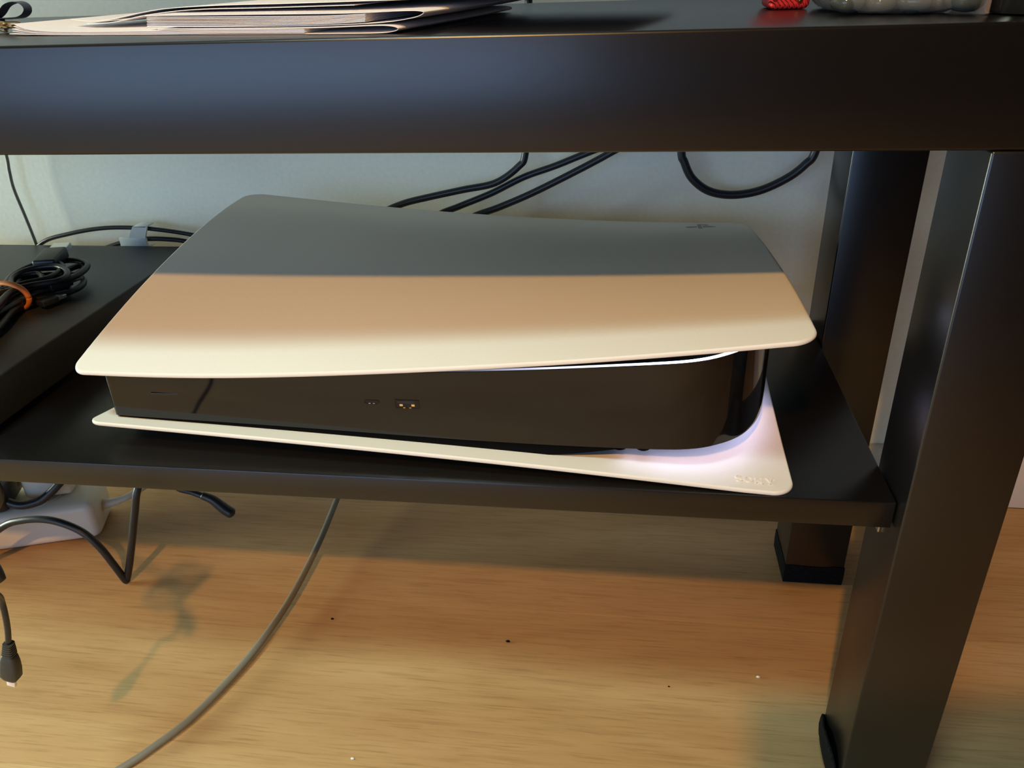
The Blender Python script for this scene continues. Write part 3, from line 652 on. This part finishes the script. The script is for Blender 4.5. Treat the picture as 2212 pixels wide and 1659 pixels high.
# red woven pouch with gold beads
rp = thing('woven_pouch', 'small red woven pouch with gold beads near the right of the bench top', 'pouch', (-12.3, 13.3, zt))
M_red = mat('red_woven', (0.80, 0.05, 0.06), 0.4)
nt = M_red.node_tree; tc = nt.nodes.new('ShaderNodeTexCoord'); wv = nt.nodes.new('ShaderNodeTexWave'); wv.inputs['Scale'].default_value = 260; wv.bands_direction = 'DIAGONAL'
wv.inputs['Distortion'].default_value = 2
bp = nt.nodes.new('ShaderNodeBump'); bp.inputs['Strength'].default_value = 0.8; bp.inputs['Distance'].default_value = 0.0015
nt.links.new(tc.outputs['Object'], wv.inputs[0]); nt.links.new(wv.outputs[1], bp.inputs['Height']); nt.links.new(bp.outputs[0], nt.nodes['Principled BSDF'].inputs['Normal'])
bm = bmesh.new(); bx(bm, -13.15, -11.05, 10.9, 13.8, zt + 0.02, zt + 4.2, 0.3, 4); finish('pouch_body', bm, M_red, rp, True, 60)
for x, z in ((-12.85, .62), (-11.6, .50), (-12.3, 1.9), (-11.7, 2.6), (-12.9, 2.9)):
    bm = bmesh.new(); bmesh.ops.create_uvsphere(bm, u_segments=12, v_segments=8, radius=0.17)
    for v in bm.verts: v.co += Vector((x, 10.86, zt + z))
    finish('bead', bm, M_gold, rp, True)
# lumpy clear bag of greenish glass pebbles, its identity guessed
cb = thing('pebble_bag', 'lumpy clear bag of greenish glass pebbles beside the red pouch', 'bag', (-8, 8, zt))
M_glass = mat('greenish_glass', (0.13, 0.17, 0.16), 0.12, spec=0.6, Transmission_Weight=0.45, IOR=1.45)
random.seed(5); pl = []
for k in range(46):
    for _ in range(60):
        x = random.uniform(-10.4, -5.6); y = 5.6 + random.uniform(0, 6.0) - 0.25 * (x + 10); r_ = random.uniform(0.62, 0.95); lay = k // 18
        z = zt + r_ * 0.72 + 0.05 + lay * 0.95
        if all((Vector((x, y, z)) - q[0]).length > (r_ + q[1]) * 0.82 for q in pl): pl.append((Vector((x, y, z)), r_)); break
for q, r_ in pl:
    bm = bmesh.new(); bmesh.ops.create_icosphere(bm, subdivisions=3, radius=r_)
    ph = random.uniform(0, 6)
    for v in bm.verts:
        v.co *= 1 + 0.07 * math.sin(3 * v.co.x / r_ + ph) * math.cos(3 * v.co.y / r_)
        v.co = Vector((v.co.x * 1.1, v.co.y, v.co.z * 0.72)) + q
    finish('glass_pebble', bm, M_glass, cb, True)
bm = bmesh.new()
prof = []
n = 48
for j, (s, z) in enumerate(((0.72, 0.03), (1.0, 0.25), (1.06, 0.9), (1.04, 1.8), (0.95, 2.7), (0.7, 3.4), (0.35, 3.8))):
    prof.append([bm.verts.new((-8.0 + (3.15 * math.copysign(abs(math.cos(a)) ** 0.7, math.cos(a)) + 0.10 * math.sin(7 * a + j)) * s, 8.0 + (3.6 * math.copysign(abs(math.sin(a)) ** 0.8, math.sin(a)) + 0.1 * math.cos(9 * a + 2 * j)) * s - 0.25 * math.cos(a) * 3, zt + z + 0.05 * math.sin(11 * a + j) * (j > 0))) for a in (2 * math.pi * k / n for k in range(n))])
for a, b in zip(prof, prof[1:]):
    for k in range(n): bm.faces.new((a[k], a[(k + 1) % n], b[(k + 1) % n], b[k]))
bm.faces.new(prof[-1])
M_film = mat('clear_film', (0.85, 0.92, 0.90), 0.08, spec=0.5, Alpha=0.16)
finish('bag_film', bm, M_film, cb, True)
bm = bmesh.new(); bx(bm, -5.2, -4.95, 3.6, 7.6, zt + 0.03, zt + 3.0, 0.05, 1); o_ = finish('thin_edge', bm, mat('brown_film', (0.35, 0.30, 0.28), 0.2, Alpha=0.45), cb, True, 40)
# dark glass jar, right
jar = thing('glass_jar', 'dark glossy glass jar at the right end of the bench top', 'jar', (-2.5, 5.2, zt))
bm = bmesh.new(); lathe(bm, [(2.0, zt + 0.02), (2.25, zt + 0.08), (2.32, zt + 0.3), (2.32, zt + 6.5), (2.2, zt + 6.8)], -2.5, 4.2, 64)
finish('jar_body', bm, mat('dark_glass', (0.012, 0.013, 0.013), 0.05, spec=0.8), jar, True, 40)
bm = bmesh.new(); lathe(bm, [(2.36, zt + 6.8), (2.36, zt + 8.0), (2.2, zt + 8.15)], -2.5, 4.2, 48); finish('lid', bm, M_vent, jar, True, 40)

# ------------------------------------------------------------------ crumbs on the floor
for x, y, col, s, lab in ((-44.2, 12.76, 0, .16, 'tiny dark crumb on the floor right of the grey cable'), (-28.66, 11.66, 0, .2, 'tiny dark crumb in the middle of the bare oak floor'),
                          (-8.68, 9.91, 1, .2, 'tiny white chip on the floor left of the right front leg'), (-38.21, -0.5, 1, .17, 'tiny white chip on the floor near the lower edge of the picture'), (-15.61, 8.29, 0, .1, 'tiny dark speck on the floor left of the white chip by the leg')):
    bm = bmesh.new(); bmesh.ops.create_icosphere(bm, subdivisions=1, radius=s)
    for v in bm.verts: v.co = Vector((v.co.x * (1 + 0.3 * math.sin(40 * v.co.y)), v.co.y * 0.6, v.co.z * 0.5)) + Vector((x, y, s * 0.5))
    tag(finish('crumb', bm, M_whitep if col else M_felt, None, True), lab, 'crumb', 'crumbs on the oak floor')

# ------------------------------------------------------------------ the photographer's phone, behind the lens
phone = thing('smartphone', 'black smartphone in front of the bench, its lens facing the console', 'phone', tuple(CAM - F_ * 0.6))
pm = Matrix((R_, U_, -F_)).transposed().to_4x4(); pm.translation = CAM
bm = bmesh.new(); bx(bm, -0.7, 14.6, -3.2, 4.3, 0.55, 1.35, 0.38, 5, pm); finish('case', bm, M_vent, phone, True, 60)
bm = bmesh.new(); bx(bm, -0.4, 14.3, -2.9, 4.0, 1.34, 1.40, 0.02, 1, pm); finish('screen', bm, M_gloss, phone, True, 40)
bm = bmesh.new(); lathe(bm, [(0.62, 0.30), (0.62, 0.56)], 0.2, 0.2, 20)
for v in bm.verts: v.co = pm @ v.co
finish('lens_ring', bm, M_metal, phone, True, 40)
